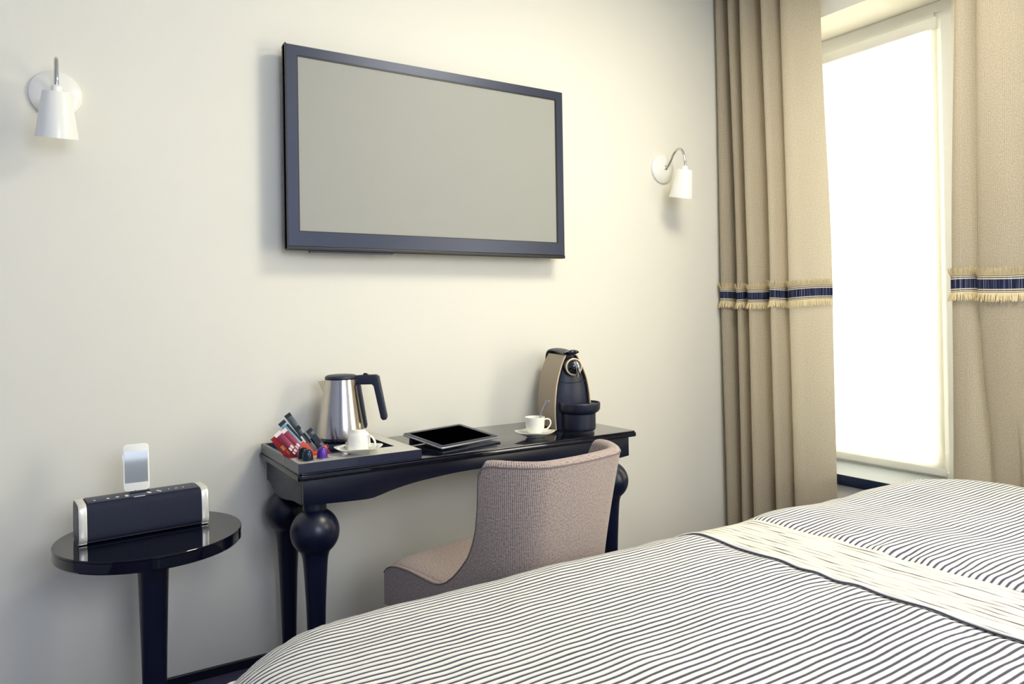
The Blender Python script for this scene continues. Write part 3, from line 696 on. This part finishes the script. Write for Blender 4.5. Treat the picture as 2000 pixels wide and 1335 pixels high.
# ------------------------------------------------------------------ speaker dock
spa = math.radians(5)
sk = thing('speaker_dock', 'dark speaker dock with silver end bands on the round side table', 'speaker', (.2460, -.270, TBZ + .0005), spa)
hl = .171
def sprof(g=0):  # side profile (y,z): front leans back a little, rounded
    return [(p.x, p.y) for p in catmull([(-.050 + g, .006 + g, 0), (-.056 + g, .020, 0), (-.055 + g, .060, 0), (-.050 + g, .098 - g, 0), (-.042 + g, .107 - g, 0), (-.03, .111 - g, 0), (.030, .113 - g, 0), (.046 - g, .106 - g, 0), (.052 - g, .085, 0), (.054 - g, .03, 0), (.048 - g, .006 + g, 0), (.04, g + .001, 0), (-.04, g + .001, 0)], 4, closed=True)]
bm = B(); prism(bm, sprof(.002), 'x', -hl + .021, hl - .021); link('grille', bm, M['speaker_mesh'], sk)
for s in (-1, 1):
    bm = B(); prism(bm, sprof(0), 'x', s * (hl - .0205) if s > 0 else -hl, hl if s > 0 else -(hl - .0205), .0015); link('end_band', bm, M['silver'], sk)
    bm = B(); prism(bm, sprof(.004), 'x', s * hl if s > 0 else -hl - .0012, hl + .0012 if s > 0 else -hl, 0); link('end_face', bm, M['blackplastic'], sk)
bm = B(); box(bm, -hl + .024, hl - .024, -.036, .034, .1085, .1132, .001); link('control_panel', bm, M['speaker_top'], sk)
for bx, by, bw in ((-.128, -.022, .0030), (-.094, -.020, .0042), (-.070, -.018, .0050), (-.046, -.014, .0050), (-.046, -.026, .0050), (.012, -.012, .0050), (.014, -.024, .0050), (.038, -.012, .0045), (.042, -.024, .0038), (.068, -.014, .0022), (.088, -.014, .0034), (.108, -.013, .0026)):
    bm = B(); lathe(bm, [(bw, 0), (bw, .0008), (bw * .8, .0012)], c=(bx, by, .1133), seg=14); link('button', bm, M['button'], sk)
bm = B(); box(bm, -.030, .000, -.0375, -.0355, .1095, .1120); link('badge', bm, M['silver'], sk, False)
bm = B(); box(bm, -.032, .020, .000, .020, .1133, .1175, .001); box(bm, -.020, .008, .005, .013, .1175, .122, .001); link('dock_cradle', bm, M['blackplastic'], sk, False)
# phone in the dock
ph = bpy.data.objects.new('smartphone', None); COL.objects.link(ph); tag(ph, 'white smartphone standing upright in the speaker dock', 'phone')
ph.location = (.2430 - .012, -.270 + .0075, TBZ + .1185); ph.rotation_euler = (math.radians(-9), 0, spa - math.radians(6))
pw, phh = .0345, .136
def phone_poly(g, r): return [(x, z) for x, z in rrect(-pw + g, pw - g, g, phh - g, r)]
bm = B(); prism(bm, phone_poly(0, .011), 'y', -.0045, .0045, .0012); link('phone_body', bm, M['phone_white'], ph)
bm = B(); prism(bm, phone_poly(.0003, .011), 'y', .0045, .0058, 0.0004); link('phone_back', bm, M['alu'], ph)
bm = B(); box(bm, -pw + .004, pw - .004, -.0049, -.0046, .024, phh - .022); link('screen', bm, M['phone_screen'], ph, False)
bm = B(); box(bm, -pw - .0008, -pw, -.002, .002, phh - .045, phh - .030); link('side_button', bm, M['alu'], ph, False)

# ------------------------------------------------------------------ armchair at the desk
cr_ = math.radians(10)
ch = thing('desk_chair', 'taupe tweed upholstered tub chair between the bed and the desk', 'chair', (1.246, -.894, 0), cr_)
CW, CF, CB, CR = .244, .490, -.080, .120     # half width, front y, back y (at seat level), corner radius
def plan(t):
    """outer plan of the wrap-around shell, t 0..1 from left front round the back to right front: returns x,y,dist-from-left/right corner"""
    s1 = (CF - CB - CR); a = PI / 2 * CR; s2 = 2 * (CW - CR); tot = 2 * s1 + 2 * a + s2; s = t * tot
    if s < s1: return (-CW, CF - s), (-1, 0), s1 + a - s
    s -= s1
    if s < a:
        q = s / CR; return (-CW + CR - CR * math.cos(q), CB + CR - CR * math.sin(q)), (-math.cos(q), -math.sin(q)), a - s
    s -= a
    if s < s2: return (-CW + CR + s, CB), (0, -1), 0.0
    s -= s2
    if s < a:
        q = s / CR; return (CW - CR + CR * math.sin(q), CB + CR - CR * math.cos(q)), (math.sin(q), -math.cos(q)), s
    s -= a
    return (CW, CB + CR + s), (1, 0), a + s
def toph(d):
    return interp([(0, .806), (.130, .806), (.150, .802), (.160, .790), (.165, .758), (.170, .69), (.179, .630), (.193, .586), (.220, .536), (.250, .500), (.285, .464), (.315, .442), (.34, .431), (.37, .426), (.42, .428), (.50, .431), (.56, .428), (.60, .420), (.625, .408), (.64, .392)], d)
ZB = .293
def shell_pt(t, v, inner):
    (x, y), (nx, ny), d = plan(t); zt = toph(d)
    z = ZB + (zt - ZB) * v
    fl = max(0, z - .42) / .38                    # flare of the back as it rises
    off = .030 * fl ** 1.2 if True else 0
    back = max(0.0, -ny)
    y -= .062 * fl ** 1.3 * back; x += nx * off * .4
    y -= .040 * (1 - min(1, (x / CW) ** 2)) * back
    x *= 1 - .12 * (1 - min(1, fl)) * (1 - sstep(y, -.02, .22))
    th = (.013 + .029 * sstep(zt, .44, .60)) if inner else 0
    return Vector((x - nx * th, y - ny * th, z))
NU, NV = 110, 26
bm = B()
outer = grid(bm, NU, NV, lambda u, v: shell_pt(u, v, False), lambda u, v: (u * 1.50, v * (toph(plan(u)[2]) - ZB)))
inner = grid(bm, NU, NV, lambda u, v: shell_pt(u, v, True), lambda u, v: (u * 1.1 + 2, v * .45))
uvl = bm.loops.layers.uv.verify()
# rolled rim joining outer and inner tops, front ends and the bottom
prev = outer[-1]
for k in range(1, 7):
    a = PI * k / 6
    row = []
    for i in range(NU):
        o_, n_ = outer[-1][i].co, inner[-1][i].co
        if k == 6: row.append(inner[-1][i]); continue
        c = (o_ + n_) / 2; h = (o_ - n_) / 2
        row.append(bm.verts.new(c + h * math.cos(a) + Vector((0, 0, h.length * .75 * math.sin(a)))))
    for i in range(NU - 1):
        f = bm.faces.new((prev[i], prev[i + 1], row[i + 1], row[i]))
        for lp, (uu, vv) in zip(f.loops, ((i, k - 1), (i + 1, k - 1), (i + 1, k), (i, k))): lp[uvl].uv = (uu / NU * 1.25, .46 + vv * .008)
    prev = row
for side_i in (0, -1):
    for j in range(NV - 1):
        bm.faces.new((outer[j][side_i], outer[j + 1][side_i], inner[j + 1][side_i], inner[j][side_i]))
for i in range(NU - 1): bm.faces.new((outer[0][i], outer[0][i + 1], inner[0][i + 1], inner[0][i]))
link('backrest_shell', bm, M['chair'], ch, angle=70)
bm = B()
tube(bm, [shell_pt(i / 160, 1.0, False) + Vector((0, 0, .0)) for i in range(161)], .0022, 6); link('piping', bm, M['chair_seam'], ch)
# seat cushion: rounded slab with a crowned top
bm = B()
def seat_pt(u, v):
    x = (u - .5) * 2; y = (v - .5) * 2
    px_ = (CW - .008) * x * (1 - .11 * (1 - sstep(y, -.8, 0))); py_ = (CF + .010 - (CB + .05)) / 2 * y + (CF + .010 + CB + .05) / 2
    cx = math.sqrt(max(0, 1 - abs(x) ** 12)); cy = math.sqrt(max(0, 1 - abs(y) ** 10))
    return Vector((px_, py_ - max(0, y) * .010 * x * x, .370 + .066 * (cx * cy) ** .6 + .006 * (1 - x * x)))
grid(bm, 40, 40, seat_pt, lambda u, v: (u * .45, v * .45))
top_edge = None
link('seat_cushion', bm, M['chair'], ch, angle=80)
bm = B(); box(bm, -CW + .030, CW - .030, CB + .05, CF - .004, ZB, .40, .012, 3); link('seat_frame', bm, M['chair'], ch)
for s1_, s2_ in ((-1, 1), (1, 1), (-1, -1), (1, -1)):
    bm = B(); x_, y_ = s1_ * (CW - .05), (CF - .05 if s2_ > 0 else CB + .05)
    tube(bm, [(x_ + s1_ * .01, y_ + s2_ * .01, 0), (x_, y_, ZB + .01)], [.012, .020], 16); link('leg', bm, M['lacquer'], ch)

# ------------------------------------------------------------------ curtains
def pleats(y0, widths, depth, xc, flip=1):
    """plan polyline of a pleated curtain hanging along y (decreasing): list of control points (x, y)"""
    pts = []; y = y0
    for i, wd in enumerate(widths):
        d = depth[i] if isinstance(depth, (list, tuple)) else depth
        pts += [(xc + d * .55, y - wd * .02), (xc + d * .10, y + wd * .02), (xc - d * .30, y + wd * .06), (xc - d * .52, y - wd * .06), (xc - d * .5, y - wd * .30), (xc - d * .26, y - wd * .47), (xc + d * .12, y - wd * .66), (xc + d * .50, y - wd * .90)]
        y -= wd
    return pts
def resample(P, n):
    P = [Vector(p) for p in P]; S = [0]
    for a, b in zip(P, P[1:]): S.append(S[-1] + (b - a).length)
    out = []; k = 0
    for i in range(n):
        s = S[-1] * i / (n - 1)
        while k < len(P) - 2 and S[k + 1] < s: k += 1
        t = (s - S[k]) / max(1e-9, S[k + 1] - S[k]); out.append(P[k].lerp(P[k + 1], t))
    return out, S[-1]
def curtain(label, plan_top, plan_mid, plan_bot, z0, z1, zc, seed, trim_lift):
    n = 340
    cvs = []
    for pl in (plan_bot, plan_mid, plan_top):
        P, Ln = resample(catmull([(x, y, 0) for x, y in pl], 10), n); cvs.append((P, Ln))
    yT = plan_mid[0][1]
    t = thing('curtain', label, 'curtain', (cvs[0][0][n // 2].x, cvs[0][0][n // 2].y, z0), 0, 'linen curtains with a navy braid')
    O = Vector(t.location)
    def pos(u, z, off=0.0):
        fi = u * (n - 1); i = min(n - 2, int(fi)); fr = fi - i
        h = (z - z0) / (z1 - z0)
        def at(k, i_):
            i_ = max(0, min(n - 2, i_)); return cvs[k][0][i_].lerp(cvs[k][0][i_ + 1], fr)
        def mixp(i_):
            if z < zc: w_ = sstep(z, z0, zc); return at(0, i_).lerp(at(1, i_), w_)
            w_ = sstep(z, zc, z1); return at(1, i_).lerp(at(2, i_), w_)
        p = mixp(i)
        wob = noise.noise(Vector((u * 9, h * 3, seed))) * .006
        q = Vector((p.x + wob, p.y + noise.noise(Vector((u * 7, h * 2.2, seed + 5))) * .005, z)) - O
        if off:
            tg = (mixp(i + 1) - mixp(i - 1)); nn = Vector((tg.y, -tg.x, 0)).normalized()
            q += nn * off
        return q
    Lm = cvs[1][1]
    bm = B(); grid(bm, n, 60, lambda u, v: pos(u, z0 + (z1 - z0) * v), lambda u, v: (u * Lm, v * (z1 - z0)))
    link('drape', bm, M['curtain'], t, angle=180)
    tl = lambda u: trim_lift(u)
    bm = B(); grid(bm, n, 7, lambda u, v: pos(u, zc + tl(u) + (v - .5) * .068, .0045), lambda u, v: (u * Lm, (v - .5) * .068))
    br_ = link('braid', bm, M['braid'], t, angle=180)
    rnd = random.Random(seed)
    for sgn in (1, -1):
        bm = B(); m_ = 760
        for i in range(m_):
            u = i / (m_ - 1); zc2 = zc + tl(u); dz = rnd.random()
            ln = .021 + .011 * dz if sgn > 0 else .025 + .009 * dz
            u2 = min(1, max(0, u + rnd.uniform(-.0022, .0022))); w_ = .62 / m_
            o1 = .010 + .004 * rnd.random(); o2 = .011 + .009 * rnd.random()
            q = [(u - w_, .032, .0055), (u + w_, .032, .0055), (u2 + w_, .0335 + ln * .55, o1), (u2 - w_, .0335 + ln * .55, o1), (u2 + w_ * .6, .0335 + ln, o2), (u2 - w_ * .6, .0335 + ln, o2)]
            V = [bm.verts.new(pos(max(0, min(1, a)), zc2 + sgn * b, c)) for a, b, c in q]
            try:
                bm.faces.new((V[0], V[1], V[2], V[3])); bm.faces.new((V[3], V[2], V[4], V[5]))
            except ValueError: pass
        f_ = link('fringe', bm, M['fringe'], br_, angle=180)
    return t
wm = [.095, .075, .105, .085, .075, .205]
pm = pleats(-.022, [.108, .085, .120, .092, .188], [.13, .13, .17, .13, .09], 3.045)
pt = pleats(-.022, [.060, .065, .075, .10, .085, .20][:5] + [.0] * 0, [.075, .09, .11, .10, .10], 3.035)
pt = pleats(-.018, [.088, .085, .120, .092, .172], [.13, .14, .17, .14, .09], 3.045)
pb = pleats(-.040, [.098, .086, .121, .095, .180], [.13, .13, .16, .13, .09], 3.045)
curtain('beige linen curtain left of the window, hanging in deep folds beside the wall lamp', pt, pm, pb, .03, 2.90, 1.292, 3.1,
        lambda u: -.004 + .006 * math.sin(u * 21))
pmr = pleats(-1.178, [.105, .22, .16, .17, .16], [.05, .055, .05, .06, .06], 3.02)
ptr = pleats(-1.215, [.085, .20, .15, .17, .16], [.06, .055, .06, .06, .06], 3.02)
pbr = pleats(-1.170, [.25, .14, .14, .14, .14], [.03, .03, .04, .05, .05], 3.02)
curtain('beige linen curtain right of the window, cut by the picture edge', ptr, pmr, pbr, .03, 2.90, 1.300, 8.7,
        lambda u: .004 * math.sin(u * 16))
# curtain track above, running under the ceiling
bm = B(); box(bm, 2.985, 3.085, -1.99, -.01, 2.905, 2.949, .003)
tag(link('curtain_track', bm, M['white_paint'], None, False), 'white ceiling track from which both curtains hang', 'curtain track')

# ------------------------------------------------------------------ bed
BX0, BX1, BY0, BY1 = .17, 2.93, -3.0, -1.085
bed = thing('bed', 'large bed filling the lower right of the room beneath the striped duvet', 'bed', ((BX0 + BX1) / 2, (BY0 + BY1) / 2, 0))
O = Vector(bed.location)
bm = B(); box(bm, BX0 + .10 - O.x, BX1 - .10 - O.x, BY0 + .10 - O.y, BY1 - .10 - O.y, .10, .30, .015); link('bed_base', bm, M['bedbase'], bed)
bm = B(); box(bm, BX0 + .09 - O.x, BX1 - .09 - O.x, BY0 + .09 - O.y, BY1 - .09 - O.y, .30, .525, .04, 4); link('mattress', bm, M['mattress'], bed)
for sx in (-1, 1):
    for sy in (-1, 1):
        bm = B(); lathe(bm, [(.02, 0), (.03, .10)], c=(sx * 1.25, sy * .72, 0), seg=20); link('leg', bm, M['lacquer'], bed)
# duvet cloth: U along x, V along y; edges roll over and hang
ZT, RR, RC = .612, .20, .18      # top height, roll radius, extra plan radius
BU0, BU1 = 1.500, 1.745          # the sewn band
def cloth(U, V, off=0.0):
    ax0, ax1, ay0, ay1 = BX0 + RR + RC, BX1 - RR - RC, BY0 + RR + RC, BY1 - RR - RC
    cx = max(ax0, min(ax1, U)); cy = max(ay0, min(ay1, V))
    dx, dy = U - cx, V - cy; d = math.hypot(dx, dy)
    nx, ny = (dx / d, dy / d) if d > 1e-6 else (0, 0)
    if d <= RC: h, drop, tilt = d, 0, 0
    else:
        a = (d - RC) / RR
        if a < PI / 2: h, drop, tilt = RC + RR * math.sin(a), RR * (1 - math.cos(a)), a
        else: h, drop, tilt = RC + RR, RR + (d - RC - RR * PI / 2), PI / 2
    # puffy filling, seams, creases
    b = .006 * noise.noise(Vector((U * 1.6, V * 1.9, 1.3))) + .0035 * noise.noise(Vector((U * 5, V * 3.5, 4.2))) + .0020 * noise.noise(Vector((U * 14, V * 16, 7.7)))
    band = sstep(U, BU0 - .03, BU0 + .005) * (1 - sstep(U, BU1 - .005, BU1 + .03))
    b += -.007 * band
    b += .003 * math.exp(-((U - BU0 + .10) / .08) ** 2) + .008 * math.exp(-((U - BU1 - .16) / .14) ** 2)
    s_ = math.sin(V * 42 + 5 * noise.noise(Vector((V * 3, 0, 2))))
    b += .0035 * s_ * (math.exp(-((U - BU1 - .035) / .04) ** 2) + math.exp(-((U - BU0 + .035) / .04) ** 2))
    if d > RC:
        e = min(1, (d - RC) / RR)
        b += .006 * e * noise.noise(Vector((U * 9 * (abs(ny)) + V * 9 * abs(nx), 2.2, 9.1)))
    b += off
    ca, sa = math.cos(tilt), math.sin(tilt)
    z = ZT - drop + b * ca
    x = cx + nx * (h + b * sa); y = cy + ny * (h + b * sa)
    return Vector((x, y, max(.06, z)))
HEM = .22
U0, U1 = BX0 - HEM, BX1 + HEM; V0, V1 = BY0 - HEM, BY1 + HEM
dv = thing('duvet', 'thick duvet in white cotton with thin dark stripes covering the bed', 'duvet', (O.x, O.y, 0))
dO = Vector(dv.location)
bm = B(); nu, nv = 380, 300
grid(bm, nu, nv, lambda u, v: cloth(U0 + (U1 - U0) * u, V0 + (V1 - V0) * v) - dO, lambda u, v: (U0 + (U1 - U0) * u, V0 + (V1 - V0) * v))
dcov = link('striped_cover', bm, M['stripes'], dv, angle=180)
md = dcov.modifiers.new('thick', 'SOLIDIFY'); md.thickness = .02; md.offset = -1 if True else 1
bm = B()
grid(bm, 30, 300, lambda u, v: cloth(BU0 + (BU1 - BU0) * u, V0 + (V1 - V0) * v, .0035) - dO, lambda u, v: (BU0 + (BU1 - BU0) * u, V0 + (V1 - V0) * v))
bd = link('cream_band', bm, M['band'], dv, angle=180)
M['inkstripe'] = mat('dark_seam_thread', (60, 60, 78), rough=0.9, var=0.15, vscale=80)
M['seamwhite'] = mat('white_seam', linear=(.82, .81, .76), rough=0.95, var=0.02)
for uu, rr, mm, nm in ((BU0 - .003, .0017, 'inkstripe', 'dark_piping'), (BU0 + .004, .0046, 'seamwhite', 'white_piping'), (BU0 + .011, .0013, 'inkstripe', 'dark_piping')):
    bm = B(); tube(bm, [cloth(uu, V0 + (V1 - V0) * i / 400, .005) - dO for i in range(401)], rr, 8); link(nm, bm, M[mm], bd)
